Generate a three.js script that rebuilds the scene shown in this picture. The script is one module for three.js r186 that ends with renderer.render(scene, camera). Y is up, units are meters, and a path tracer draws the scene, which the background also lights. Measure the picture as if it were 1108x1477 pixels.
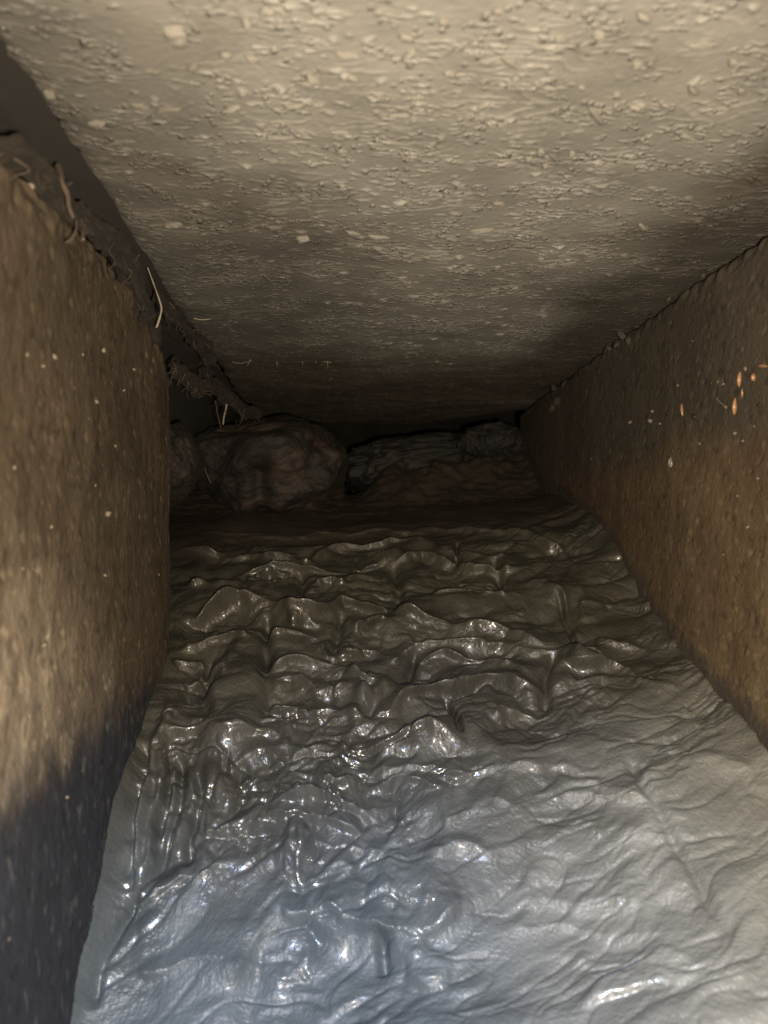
import * as THREE from 'three';

// ---------- camera, light, exposure ----------
const W = 1108, H = 1477, F = 1075;                 // photograph's pixels and focal length in pixels
const EYE = new THREE.Vector3(0, 0.42, 0);
const scene = new THREE.Scene();
scene.background = new THREE.Color(0x000000);
const camera = new THREE.PerspectiveCamera(2 * Math.atan(H / 2 / F) * 180 / Math.PI, 0.75, 0.02, 20);
camera.position.copy(EYE);
camera.rotation.set(Math.atan(47.5 / F), -Math.atan(70 / F), 0, 'YXZ');
camera.focus = 0.8; camera.userData.fStop = 6;
scene.add(camera); camera.updateMatrixWorld(true);
const renderer = new THREE.WebGLRenderer({ antialias: true });
renderer.toneMapping = THREE.LinearToneMapping;
renderer.toneMappingExposure = 1.07;
renderer.shadowMap.enabled = true;
function lamp(color, cd, x, y, z, tx, ty, tz, angle, pen, radius) {
  const l = new THREE.SpotLight(color, cd, 0, angle, pen, 2);
  l.position.set(x, y, z); l.target.position.set(tx, ty, tz);
  l.castShadow = true; l.shadow.radius = radius; l.shadow.mapSize.set(2048, 2048); l.shadow.camera.near = 0.02;
  scene.add(l); scene.add(l.target); return l;
}
// the warm torch beside the lens, and an added cold spot replacing daylight on the near sludge
lamp(0xffecd0, 1.95, 0.03, 0.395, 0.02, 0.07, 0.42, -1.0, 1.35, 0.6, 0.5);
lamp(0x98c0ff, 1.35, -0.03, 0.50, 0.03, 0.05, 0.10, -0.47, 0.56, 1.0, 0.5);

// ---------- helpers ----------
function rng(seed) { let a = seed >>> 0; return () => { a = (a + 0x6D2B79F5) | 0; let t = Math.imul(a ^ (a >>> 15), 1 | a); t = (t + Math.imul(t ^ (t >>> 7), 61 | t)) ^ t; return ((t ^ (t >>> 14)) >>> 0) / 4294967296; }; }
const PERM = (() => { const r = rng(77), p = [...Array(256).keys()]; for (let i = 255; i > 0; i--) { const j = Math.floor(r() * (i + 1)); [p[i], p[j]] = [p[j], p[i]]; } return Uint8Array.from([...p, ...p]); })();
const fade = t => t * t * t * (t * (t * 6 - 15) + 10);
function grad(h, x, y, z) { h &= 15; const u = h < 8 ? x : y, v = h < 4 ? y : (h === 12 || h === 14 ? x : z); return ((h & 1) ? -u : u) + ((h & 2) ? -v : v); }
function noise(x, y, z = 0) {
  const X0 = Math.floor(x), Y0 = Math.floor(y), Z0 = Math.floor(z); x -= X0; y -= Y0; z -= Z0;
  const X = X0 & 255, Y = Y0 & 255, Z = Z0 & 255, u = fade(x), v = fade(y), w = fade(z);
  const A = PERM[X] + Y, AA = PERM[A & 255] + Z, AB = PERM[(A + 1) & 255] + Z, B = PERM[(X + 1) & 255] + Y, BA = PERM[B & 255] + Z, BB = PERM[(B + 1) & 255] + Z;
  const L = (a, b, t) => a + t * (b - a);
  return L(L(L(grad(PERM[AA & 255], x, y, z), grad(PERM[BA & 255], x - 1, y, z), u), L(grad(PERM[AB & 255], x, y - 1, z), grad(PERM[BB & 255], x - 1, y - 1, z), u), v),
    L(L(grad(PERM[(AA + 1) & 255], x, y, z - 1), grad(PERM[(BA + 1) & 255], x - 1, y, z - 1), u), L(grad(PERM[(AB + 1) & 255], x, y - 1, z - 1), grad(PERM[(BB + 1) & 255], x - 1, y - 1, z - 1), u), v), w);
}
function fbm(x, y, z, n) { let s = 0, a = 1, f = 1; for (let i = 0; i < n; i++) { s += a * noise(x * f, y * f, z * f + i * 7.3); a *= 0.5; f *= 2.03; } return s; }
const ridge = (x, y, z) => 1 - Math.abs(noise(x, y, z)) * 2;
const clamp = (x, a = 0, b = 1) => Math.min(b, Math.max(a, x));
const sm = (a, b, x) => { const t = clamp((x - a) / (b - a)); return t * t * (3 - 2 * t); };
const mix = (a, b, t) => a + (b - a) * t;
const mix3 = (a, b, t) => [mix(a[0], b[0], t), mix(a[1], b[1], t), mix(a[2], b[2], t)];
function table(xs, ys) {                                   // smooth curve through points
  const n = xs.length, m = ys.map((_, i) => i === 0 ? (ys[1] - ys[0]) / (xs[1] - xs[0]) : i === n - 1 ? (ys[n - 1] - ys[n - 2]) / (xs[n - 1] - xs[n - 2]) : (ys[i + 1] - ys[i - 1]) / (xs[i + 1] - xs[i - 1]));
  return x => {
    if (x <= xs[0]) return ys[0] + m[0] * (x - xs[0]); if (x >= xs[n - 1]) return ys[n - 1] + m[n - 1] * (x - xs[n - 1]);
    let i = 0; while (x > xs[i + 1]) i++;
    const h = xs[i + 1] - xs[i], t = (x - xs[i]) / h, t2 = t * t, t3 = t2 * t;
    return (2 * t3 - 3 * t2 + 1) * ys[i] + (t3 - 2 * t2 + t) * h * m[i] + (-2 * t3 + 3 * t2) * ys[i + 1] + (t3 - t2) * h * m[i + 1];
  };
}
function ray(px, py) { return new THREE.Vector3((px - W / 2) / F, -(py - H / 2) / F, -1).applyQuaternion(camera.quaternion); }
function onX(px, py, x) { const d = ray(px, py); return EYE.clone().addScaledVector(d, (x - EYE.x) / d.x); }
function onY(px, py, y) { const d = ray(px, py); return EYE.clone().addScaledVector(d, (y - EYE.y) / d.y); }
function at(px, py, depth) { const d = ray(px, py); return EYE.clone().addScaledVector(d, -depth / d.z); }   // point at that distance along the channel
function tag(o, label, category, group, kind) { if (label) o.userData.label = label; if (category) o.userData.category = category; if (group) o.userData.group = group; if (kind) o.userData.kind = kind; return o; }
const used = {};
function numbered(n) { used[n] = (used[n] ?? -1) + 1; return used[n] ? `${n}_${String(used[n]).padStart(3, '0')}` : n; }
function mesh(name, g, m, parent = scene) { const o = new THREE.Mesh(g, m); o.name = parent === scene ? numbered(name) : name; o.castShadow = o.receiveShadow = true; parent.add(o); return o; }
// a grid of nu x nv points; f(i, j) -> [x, y, z, r, g, b]; flip turns the faces over
function grid(nu, nv, f, uvs = 1, flip = false) {
  const P = new Float32Array(nu * nv * 3), C = new Float32Array(nu * nv * 3), U = new Float32Array(nu * nv * 2), I = new Uint32Array((nu - 1) * (nv - 1) * 6);
  for (let j = 0, k = 0; j < nv; j++) for (let i = 0; i < nu; i++, k++) {
    const q = f(i, j);
    P[3 * k] = q[0]; P[3 * k + 1] = q[1]; P[3 * k + 2] = q[2]; C[3 * k] = q[3]; C[3 * k + 1] = q[4]; C[3 * k + 2] = q[5];
    U[2 * k] = (q[6] ?? q[0]) * uvs; U[2 * k + 1] = (q[7] ?? q[2]) * uvs;
  }
  let n = 0;
  for (let j = 0; j < nv - 1; j++) for (let i = 0; i < nu - 1; i++) { const a = j * nu + i, b = a + 1, c = a + nu, d = c + 1; I.set(flip ? [a, c, b, b, c, d] : [a, b, c, b, d, c], n); n += 6; }
  const g = new THREE.BufferGeometry();
  g.setAttribute('position', new THREE.BufferAttribute(P, 3)); g.setAttribute('color', new THREE.BufferAttribute(C, 3)); g.setAttribute('uv', new THREE.BufferAttribute(U, 2));
  g.setIndex(new THREE.BufferAttribute(I, 1)); g.computeVertexNormals(); return g;
}
// a tileable grain texture, value around 0.5
function grain(size, cells, oct, seed, shape = v => v) {
  const d = new Uint8Array(size * size * 4), r = rng(seed), n = [];
  for (let o = 0; o < oct; o++) { const c = cells << o; n.push([c, Float32Array.from({ length: c * c }, () => r())]); }
  for (let y = 0; y < size; y++) for (let x = 0; x < size; x++) {
    let s = 0, a = 0.5, t = 0;
    for (const [c, v] of n) {
      const fx = x / size * c, fy = y / size * c, ix = Math.floor(fx), iy = Math.floor(fy), u = fade(fx - ix), w = fade(fy - iy), X = (ix + 1) % c, Y = (iy + 1) % c;
      s += a * mix(mix(v[iy * c + ix], v[iy * c + X], u), mix(v[Y * c + ix], v[Y * c + X], u), w); t += a; a *= 0.6;
    }
    const b = Math.round(255 * clamp(shape(s / t))); d.set([b, b, b, 255], (y * size + x) * 4);
  }
  const tx = new THREE.DataTexture(d, size, size); tx.wrapS = tx.wrapT = THREE.RepeatWrapping; tx.magFilter = THREE.LinearFilter; tx.minFilter = THREE.LinearMipmapLinearFilter; tx.generateMipmaps = true; tx.needsUpdate = true; return tx;
}
const GRAIN = grain(512, 32, 4, 5), MOTTLE = grain(512, 8, 5, 9, v => 0.45 + (v - 0.5) * 1.3), WETNESS = grain(512, 6, 6, 21, v => 0.62 + (v - 0.5) * 1.6);
const rep = (t, n) => { const c = t.clone(); c.repeat.set(n, n); c.needsUpdate = true; return c; };   // uv are metres

// ---------- materials ----------
const M = {};
const CRUMBS = (() => {                                     // small plaster crumbs and trowel drag marks, 0.5 m x 0.5 m, tileable
  const n = 2048, a = new Float32Array(n * n), r = rng(91), mm = n / 500;
  for (let k = 0; k < 12500; k++) {
    const cx = r() * n, cy = r() * n, drag = r() < 0.5, big = r() ** 3, clump = noise(cx / n * 14, cy / n * 18, 4) + 0.6 * noise(cx / n * 41, cy / n * 41, 6); if (clump < (drag ? -0.05 : 0.02) + r() * 0.25 - 0.1) continue;
    const len = mm * (drag ? mix(1.5, 6.5, r() ** 1.6) : mix(0.6, 2.5, big)), wid = mm * (drag ? mix(0.45, 1.0, r()) : mix(0.55, 1.6, big)), h = drag ? mix(0.25, 0.75, r()) : mix(0.35, 1, big), an = (r() - 0.5) * (drag ? 0.5 : 0.9) + 0.08, c = Math.cos(an), s = Math.sin(an), e = Math.ceil(Math.max(len * 1.5, wid * 3.6)), o = r() * 99, bend = (r() - 0.5) * 0.5;
    for (let y = -e; y <= e; y++) for (let x = -e; x <= e; x++) {
      const u0 = (x * c + y * s) / len, wob = noise(u0 * 2.5, o, 1) * 0.9, v = (-x * s + y * c) / wid + bend * u0 * u0 * (len / wid) * 0.3 + wob, u = u0 + 0.3 * noise(x / mm * 0.8 + o, y / mm * 0.8, 2), w = v > 0 ? v / 0.7 : v / 3, q = u * u + w * w; if (q > 1) continue;
      const i = ((Math.floor(cy + y) + n) % n) * n + (Math.floor(cx + x) + n) % n; a[i] = Math.max(a[i], h * (v > 0 ? (1 - q) ** 0.6 : 1 - Math.sqrt(q) * 0.9 - 0.1 * q));
    }
  }
  const d = new Uint8Array(n * n * 4); for (let i = 0; i < n * n; i++) { const g = GRAIN.image.data[(((i / n) & 511) * 512 + (i & 511)) * 4] / 255, v = Math.round(255 * clamp(a[i] * 0.9 + g * 0.08)); d[4 * i] = d[4 * i + 1] = d[4 * i + 2] = v; d[4 * i + 3] = 255; }
  const t = new THREE.DataTexture(d, n, n); t.wrapS = t.wrapT = THREE.RepeatWrapping; t.magFilter = THREE.LinearFilter; t.repeat.set(2, 2); t.offset.set(0.37, 0.1); t.needsUpdate = true; return t;
})();
M.slab = new THREE.MeshStandardMaterial({ vertexColors: true, roughness: 0.62, bumpMap: CRUMBS, bumpScale: 0.0044 });
M.wall = new THREE.MeshPhysicalMaterial({ vertexColors: true, roughness: 0.62, bumpMap: rep(GRAIN, 14), bumpScale: 0.0006, specularIntensity: 0.7 });
M.sludge = new THREE.MeshPhysicalMaterial({ vertexColors: true, roughness: 1, bumpMap: rep(GRAIN, 13), bumpScale: 0.0008, clearcoat: 1, clearcoatRoughness: 0.13 });
M.stone = new THREE.MeshStandardMaterial({ vertexColors: true, roughness: 0.7, bumpMap: rep(MOTTLE, 10), bumpScale: 0.003 });
M.soil = new THREE.MeshStandardMaterial({ vertexColors: true, roughness: 0.95 });
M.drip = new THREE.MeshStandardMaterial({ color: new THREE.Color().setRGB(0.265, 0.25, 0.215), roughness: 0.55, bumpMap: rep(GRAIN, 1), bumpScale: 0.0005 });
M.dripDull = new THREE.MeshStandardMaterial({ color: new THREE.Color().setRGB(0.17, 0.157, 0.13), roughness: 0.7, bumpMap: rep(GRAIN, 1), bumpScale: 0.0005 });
M.grit_pit = new THREE.MeshStandardMaterial({ color: new THREE.Color().setRGB(0.17, 0.14, 0.10), roughness: 0.5 });
M.pitDark = new THREE.MeshStandardMaterial({ color: new THREE.Color().setRGB(0.02, 0.016, 0.012), roughness: 0.6 });
M.husk = new THREE.MeshPhysicalMaterial({ color: new THREE.Color().setRGB(0.36, 0.20, 0.10), roughness: 0.35, clearcoat: 0.5, clearcoatRoughness: 0.2 });
M.root = new THREE.MeshStandardMaterial({ color: new THREE.Color().setRGB(0.30, 0.26, 0.19), roughness: 0.75 });
M.rootDark = new THREE.MeshStandardMaterial({ color: new THREE.Color().setRGB(0.07, 0.05, 0.034), roughness: 0.85 });
M.clod = new THREE.MeshStandardMaterial({ color: new THREE.Color().setRGB(0.03, 0.023, 0.016), roughness: 0.95, bumpMap: rep(MOTTLE, 3), bumpScale: 0.004 });
M.rootDull = new THREE.MeshStandardMaterial({ color: new THREE.Color().setRGB(0.17, 0.145, 0.105), roughness: 0.8 });
M.crumb = new THREE.MeshStandardMaterial({ color: new THREE.Color().setRGB(0.055, 0.046, 0.036), roughness: 0.85 });
M.rust = new THREE.MeshStandardMaterial({ color: new THREE.Color().setRGB(0.075, 0.054, 0.040), roughness: 0.8 });
M.shell = new THREE.MeshPhysicalMaterial({ color: new THREE.Color().setRGB(0.3, 0.28, 0.25), roughness: 0.3, clearcoat: 0.7, clearcoatRoughness: 0.15 });

// ---------- measures of the channel (metres) ----------
const XL = -0.1715, XR = 0.335, YC = EYE.y + 0.25;
const ZS = [0.30, 0.40, 0.521, 0.578, 0.661, 0.771, 0.85, 0.95, 1.05, 1.2, 1.35, 1.6];
const LEFT = table(ZS, [-0.40, -0.375, -0.335, -0.276, -0.190, -0.122, -0.078, -0.032, 0.012, 0.055, 0.085, 0.10]);
const RIGHT = table(ZS, [-0.27, -0.235, -0.19, -0.163, -0.133, -0.085, -0.03, 0.02, 0.05, 0.085, 0.11, 0.12]);
function base(x, z) { const t = (x - XL) / (XR - XL); return EYE.y + mix(LEFT(z), RIGHT(z), t) - 0.012 * Math.sin(Math.PI * clamp(t)); }   // z is the distance down the channel
function onSludge(px, py) {
  const d = ray(px, py); let s = 0.25;
  for (let k = 0; k < 4000; k++) { s += 0.0006; const y = EYE.y + d.y * s, z = -(d.z * s); if (y < base(d.x * s, z)) return [d.x * s, z]; if (z > 1.58) break; }
  return [d.x * s, -d.z * s];
}

// ---------- sludge ----------
{
  // crests of the folds: [height m, front width m, back width m, overhang m, points in the photograph...]
  const K = 1.15;
  const crests = [
    [.010, .006, .06, .004, 262, 768, 420, 776, 520, 770, 640, 762, 760, 776, 830, 800],
    [.010, .005, .03, .004, 262, 792, 340, 800, 440, 815, 500, 796, 560, 790, 625, 784],
    [.011, .004, .025, .006, 345, 832, 430, 826, 480, 834, 510, 816, 560, 812],
    [.012, .005, .03, .005, 560, 818, 610, 800, 650, 812, 700, 822, 760, 830],
    [.007, .004, .02, .003, 650, 800, 700, 806, 740, 806],
    [.020, .005, .03, .009, 258, 902, 300, 884, 350, 874, 390, 884, 425, 902, 470, 886, 500, 876, 545, 884, 560, 894],
    [.016, .006, .035, .006, 556, 894, 640, 902, 700, 908, 760, 932, 822, 948],
    [.012, .006, .03, .004, 540, 950, 600, 934, 680, 935, 750, 944, 820, 958, 900, 975],
    [.013, .005, .02, .005, 256, 940, 300, 930, 345, 924, 370, 935],
    [.013, .005, .02, .005, 258, 988, 300, 978, 335, 984],
    [.012, .005, .02, .005, 250, 1030, 290, 1022],
    [.010, .004, .016, .005, 385, 940, 430, 920, 470, 935, 480, 955],
    [.012, .006, .02, .004, 475, 958, 500, 945, 550, 940, 580, 952],
    [.014, .006, .025, .006, 372, 985, 420, 965, 470, 970, 505, 985, 545, 1005],
    [.017, .006, .03, .007, 540, 1052, 575, 1020, 620, 1000, 670, 992, 720, 988, 790, 1002],
    [.009, .007, .03, .002, 790, 1000, 860, 985, 940, 990, 990, 1000],
    [.013, .006, .025, .005, 378, 1035, 430, 1020, 480, 1035, 530, 1055],
    [.013, .006, .03, .004, 215, 1074, 290, 1060, 350, 1064, 420, 1085, 480, 1076],
    [.013, .007, .03, .004, 480, 1085, 540, 1088, 590, 1066, 640, 1070, 690, 1090],
    [.009, .006, .025, .003, 450, 1130, 520, 1120, 600, 1118, 660, 1104, 720, 1110],
    [.008, .006, .02, .003, 380, 1165, 440, 1150, 520, 1155, 580, 1165],
    [.010, .008, .03, .003, 600, 1232, 700, 1216, 800, 1202, 880, 1188, 930, 1204],
    [.007, .006, .025, .002, 700, 1110, 800, 1106, 870, 1122, 930, 1160],
    [.007, .005, .02, .002, 780, 1150, 860, 1140, 910, 1150, 960, 1180],
    [.006, .005, .02, .002, 730, 1300, 800, 1286, 880, 1290, 940, 1300],
    [.006, .005, .02, .002, 720, 1340, 800, 1322, 900, 1330, 960, 1345],
    [.007, .005, .022, .002, 760, 1372, 850, 1360, 930, 1372, 1000, 1380],
    [.005, .005, .02, .001, 740, 1270, 810, 1258, 880, 1262],
    [.012, .006, .03, .004, 470, 1272, 490, 1300, 525, 1320, 560, 1338, 610, 1325, 670, 1318],
    [.010, .006, .03, .003, 205, 1400, 270, 1375, 330, 1380, 360, 1400],
    [.009, .006, .025, .003, 350, 1320, 400, 1305, 460, 1310],
    [.007, .005, .02, .003, 400, 1235, 450, 1215, 500, 1225, 560, 1215],
    [.012, .005, .02, .004, 195, 1300, 240, 1292, 290, 1275, 315, 1240],
    [.008, .004, .018, .004, 270, 860, 300, 845, 330, 850], [.007, .003, .014, .003, 370, 842, 392, 832, 410, 838], [.008, .004, .02, .003, 420, 912, 445, 903, 470, 910], [.007, .003, .014, .003, 500, 920, 530, 905, 560, 912],
    [.009, .004, .02, .004, 250, 962, 275, 955, 300, 962], [.009, .004, .02, .004, 380, 1002, 420, 990, 460, 998, 500, 1018], [.008, .003, .015, .003, 600, 968, 640, 958, 700, 962, 740, 975], [.008, .004, .02, .003, 700, 1028, 740, 1020, 790, 1030],
    [.007, .003, .016, .003, 820, 972, 870, 966, 920, 985], [.006, .003, .014, .002, 620, 868, 680, 860, 730, 870], [.007, .003, .014, .003, 450, 852, 480, 848, 500, 856], [.008, .004, .018, .003, 230, 1052, 260, 1045, 300, 1050],
    [.008, .004, .018, .003, 330, 1110, 370, 1100, 420, 1108], [.007, .004, .015, .003, 350, 1135, 400, 1128, 450, 1140], [.007, .004, .015, .003, 380, 1190, 430, 1182, 480, 1192, 520, 1188], [.008, .004, .016, .003, 540, 1140, 590, 1132, 640, 1140],
    [.006, .004, .015, .002, 300, 1205, 340, 1195, 380, 1205], [.007, .004, .016, .003, 430, 1262, 470, 1250, 520, 1255], [.006, .004, .016, .002, 620, 1180, 680, 1170, 740, 1172],
    [.006, .004, .02, .002, 830, 872, 850, 868, 900, 880, 945, 890],
    [.008, .005, .03, .003, 752, 852, 790, 846, 812, 880, 826, 945],
    [.007, .006, .02, .002, 855, 938, 900, 935, 935, 940],
  ].map(([h, wf, wb, ov, ...p]) => {
    const pts = []; for (let i = 0; i < p.length; i += 2) pts.push(onSludge(p[i], p[i + 1]));
    const xs = pts.map(q => q[0]), zs = pts.map(q => q[1]), e = Math.max(wf, wb) * 3;
    return { h, wf, wb, ov, pts, box: [Math.min(...xs) - e, Math.max(...xs) + e, Math.min(...zs) - e, Math.max(...zs) + e] };
  });
  // furrows scored into the mud: [depth, width, points...]
  const furrows = [
    [.013, .006, 388, 888, 384, 950, 378, 1052], [.010, .005, 300, 950, 298, 1000, 302, 1056], [.010, .005, 492, 888, 486, 930, 484, 965], [.008, .006, 432, 830, 438, 860, 436, 882], [.010, .007, 566, 815, 575, 850, 572, 885], [.008, .006, 712, 806, 722, 840, 716, 870], [.010, .006, 520, 985, 540, 1020, 535, 1050], [.007, .005, 350, 836, 356, 860, 352, 874], [.009, .005, 600, 940, 590, 975, 560, 1000], [.008, .005, 800, 955, 790, 990, 780, 1020],
    [.012, .004, 555, 1340, 553, 1370, 556, 1405], [.010, .003, 640, 1010, 655, 1040, 668, 1072], [.004, .004, 900, 1090, 930, 1150, 985, 1240, 1060, 1360],
    [.009, .004, 205, 1290, 190, 1330, 165, 1400, 140, 1477], [.009, .004, 225, 1100, 225, 1180, 205, 1260], [.010, .004, 268, 1090, 255, 1180, 222, 1285],
    [.009, .004, 292, 1095, 285, 1180, 268, 1270], [.007, .003, 246, 1100, 240, 1180, 222, 1240], [.008, .003, 658, 782, 660, 800, 662, 818], [.007, .003, 800, 862, 815, 900, 828, 945],
  ].map(([h, w, ...p]) => { const pts = []; for (let i = 0; i < p.length; i += 2) pts.push(onSludge(p[i], p[i + 1])); const xs = pts.map(q => q[0]), zs = pts.map(q => q[1]), e = w * 4; return { h, w, pts, box: [Math.min(...xs) - e, Math.max(...xs) + e, Math.min(...zs) - e, Math.max(...zs) + e] }; });
  // smooth pats and lumps: [px, py, radius along x m, radius along z m, height m]
  const pats = [[415, 1392, .016, .014, .004], [342, 1010, .028, .06, .016], [700, 1020, .03, .014, .006], [430, 1225, .009, .016, .008], [225, 1150, .009, .05, .012], [600, 1085, .014, .010, .006], [560, 1035, .012, .012, .007],
    [500, 948, .014, .009, .006], [760, 850, .03, .02, .004], [855, 885, .014, .018, .005], [250, 1430, .05, .05, .010], [480, 1300, .02, .02, .007], [610, 1150, .02, .018, .004], [400, 1190, .03, .012, .006],
    [590, 1365, .012, .012, .006], [620, 1395, .014, .012, .005], [620, 1325, .02, .008, .005], [910, 1410, .03, .01, .004], [660, 1120, .014, .006, .005], [320, 1340, .04, .03, .005], [330, 1150, .012, .014, .007], [300, 1120, .01, .02, .006]]
    .map(([px, py, a, b, h]) => { const q = onSludge(px, py); return [q[0], q[1], a, b, h]; });
  // where water stands on the mud: [px, py, radius m, strength]
  const pools = [[720, 1015, .016, 1], [690, 1012, .02, .8], [562, 1046, .009, 1], [602, 1085, .009, 1], [450, 1045, .03, .7], [510, 1055, .016, .7], [858, 892, .012, .9], [840, 878, .014, .6], [428, 1226, .010, 1], [225, 1160, .02, 1], [208, 1150, .02, 1], [235, 1230, .016, .8], [215, 1270, .014, .8], [286, 1165, .010, 1],
    [620, 1318, .016, 1], [580, 1330, .014, .9], [655, 1300, .010, .8], [908, 1410, .014, 1], [945, 1415, .01, .9], [755, 1078, .006, 1], [645, 1122, .014, .9], [420, 1165, .03, .9], [480, 1160, .02, .8], [330, 1150, .02, .8], [320, 1230, .02, .8], [350, 1210, .02, .7], [500, 1100, .02, .7], [575, 1160, .006, 1], [700, 855, .03, .35], [500, 948, .014, .7],
    [860, 1192, .012, .8], [440, 1380, .012, .7], [410, 1410, .008, .9], [585, 1245, .006, .9], [455, 1250, .010, .8], [490, 1290, .010, .8], [280, 930, .02, .4], [420, 1010, .02, .6], [890, 1290, .008, .8], [320, 790, .02, .5], [700, 790, .03, .4], [600, 930, .02, .5], [460, 945, .012, .5]]
    .map(([px, py, r, k]) => { const q = onSludge(px, py); return [q[0], q[1], r, k]; });
  function pooled(x, z) { let w = 0; for (const [cx, cz, r, k] of pools) { const dx = (x - cx) / r, dz = (z - cz) * 1.1 / r; if (Math.abs(dx) < 2 && Math.abs(dz) < 2) w = Math.max(w, k * Math.exp(-(dx * dx + dz * dz))); } return w; }
  function soak(x, z) {
    const t = clamp((x - XL) / (XR - XL)), left = 1 - sm(0.35, 0.7, t), n = noise(x * 26, z * 30, 91) + 0.5 * noise(x * 70, z * 80, 92);
    const belt = sm(0.53, 0.57, z) * (1 - sm(0.68, 0.74, z)) * left;
    const all = (0.17 + 0.5 * belt + 0.30 * sm(0.64, 0.72, z) * (1 - sm(0.95, 1, z)) + 0.06 * left) * sm(-0.3, 0.5, n);
    return clamp(all + pooled(x, z) * (0.55 + 0.6 * n + 0.2));
  }
  {
    const w = 640, hh = 1280, d = new Uint8Array(w * hh * 4);
    for (let j = 0; j < hh; j++) for (let i = 0; i < w; i++) { const q = soak(-0.32 + 0.7 * (i + 0.5) / w, (0.36 + 1.54 * (j + 0.5) / hh) / K), r = 0.50 - 0.32 * q + 0.08 * noise(i / 3, j / 3, 5); d.set([255 * q, 255 * clamp(r), 0, 255], (j * w + i) * 4); }
    const tx = new THREE.DataTexture(d, w, hh); tx.magFilter = THREE.LinearFilter; tx.wrapS = tx.wrapT = THREE.ClampToEdgeWrapping; tx.repeat.set(1 / 0.7, 1 / 1.54); tx.offset.set(0.32 / 0.7, -0.36 / 1.54); tx.needsUpdate = true;
    M.sludge.clearcoatMap = tx; M.sludge.roughnessMap = tx;
  }
  function nearest(pts, x, z) {
    let best = 1e9, side = 1, par = 0, run = 0;
    for (let i = 0; i < pts.length - 1; i++) {
      const ax = pts[i][0], az = pts[i][1] * K, dx = pts[i + 1][0] - ax, dz = pts[i + 1][1] * K - az, px = x - ax, pz = z * K - az, l2 = dx * dx + dz * dz + 1e-12;
      const t = clamp((px * dx + pz * dz) / l2), ex = px - t * dx, ez = pz - t * dz, d = ex * ex + ez * ez;
      if (d < best) { best = d; side = dx * pz - dz * px > 0 ? 1 : -1; par = (i + t) / (pts.length - 1); }
    }
    return [Math.sqrt(best) * side, par];
  }
  const rows = []; for (let z = 0.33; z < 1.62; z += 0.00085 * Math.max(0.9, z * z * 1.25)) rows.push(z);
  const NX = 520, x0 = XL - 0.035, x1 = XR + 0.03;
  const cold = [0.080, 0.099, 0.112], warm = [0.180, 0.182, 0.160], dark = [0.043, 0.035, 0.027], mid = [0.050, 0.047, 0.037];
  const frame = (x, z) => { const e = 0.004, dz = (base(x, z + e) - base(x, z - e)) / (2 * e), dx = (base(x + e, z) - base(x - e, z)) / (2 * e), l = Math.hypot(1, dz, dx); return [-dx / l, 1 / l, -dz / l, dz]; };
  const g = grid(NX, rows.length, (i, j) => {
    const z = rows[j], left = z > 0.78 ? sm(0.78, 0.86, z) * 0.13 : 0, x = mix(x0 - left, x1, i / (NX - 1));
    const t = clamp((x - XL) / (XR - XL)), n = frame(x, z);
    // how lively the surface is from place to place
    const rough = sm(0.52, 0.62, z) * (1 - 0.75 * sm(0.98, 1.1, z)), leftness = 1 - sm(0.25, 0.6, t), near = 1 - sm(0.5, 0.62, z);
    const wx = noise(x * 16, z * 16, 3) * 0.02 + noise(x * 45, z * 45, 8) * 0.006, wz = noise(x * 14, z * 18, 13) * 0.014 + noise(x * 40, z * 50, 17) * 0.005;
    const X = x + wx, Z = z + wz;
    let h = 0.012 * noise(X * 10, Z * 13, 1);
    const calm = sm(-0.25, 0.25, noise(x * 13, z * 20, 40)), crease = (n, w) => Math.exp(-(n * n) / (w * w));
    h += 0.0045 * rough * noise(X * 20, Z * 34, 5) + 0.0022 * noise(X * 30, Z * 44, 6);
    h -= (0.0026 * rough + 0.0005) * crease(noise(X * 13, Z * 30, 7), 0.12) * (0.35 + 0.65 * calm);
    h -= (0.0009 * rough + 0.0003) * crease(noise(X * 34, Z * 62, 9), 0.09) * calm;
    h += 0.0022 * rough * calm * (0.3 + leftness) * noise(X * 62, Z * 80, 11) + 0.0042 * leftness * sm(0.54, 0.58, z) * (1 - sm(0.66, 0.72, z)) * Math.max(-0.25, noise(X * 48 + Z * 14, Z * 84 - X * 10, 12));
    h += 0.0024 * pooled(x, z) * noise(X * 150, Z * 190, 14) + 0.0010 * leftness * sm(0.53, 0.57, z) * (1 - sm(0.68, 0.74, z)) * noise(X * 170, Z * 230, 15);
    h += 0.0011 * rough * sm(0.7, 0.8, z) * (1 - sm(0.92, 1.0, z)) * noise(X * 75, Z * 18, 13);                         // flutes down the steps
    h += 0.0010 * sm(0.25, 0.55, t) * (1 - sm(0.72, 0.85, z)) * (noise(X * 14 + Z * 6, Z * 72 - X * 12, 23) - 0.7 * crease(noise(X * 10 + Z * 4, Z * 60 - X * 10, 25), 0.1)) * (0.5 + calm);   // fine wrinkles across the flow
    h += (1 - sm(0.66, 0.74, z)) * ((0.0010 + 0.0030 * leftness) * noise(X * 38, Z * 58, 85) + (0.0005 + 0.0018 * leftness) * noise(X * 85, Z * 120, 86) - (0.0010 + 0.0016 * leftness) * crease(noise(X * 16 + Z * 5, Z * 40 - X * 8, 87), 0.08));
    h += 0.0007 * (0.14 + rough * calm) * noise(X * 150, Z * 190, 31) + 0.0002 * noise(X * 300, Z * 340, 37);
    h *= sm(-0.002, 0.02, x - XL) * 0.8 + 0.2;
    h *= 1 - 0.35 * near * leftness;
    let over = 0;
    const jx = noise(x * 26, z * 26, 51) * 0.010 + noise(x * 70, z * 70, 53) * 0.002, jz = noise(x * 24, z * 26, 57) * 0.012 + noise(x * 75, z * 75, 59) * 0.003;
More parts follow.
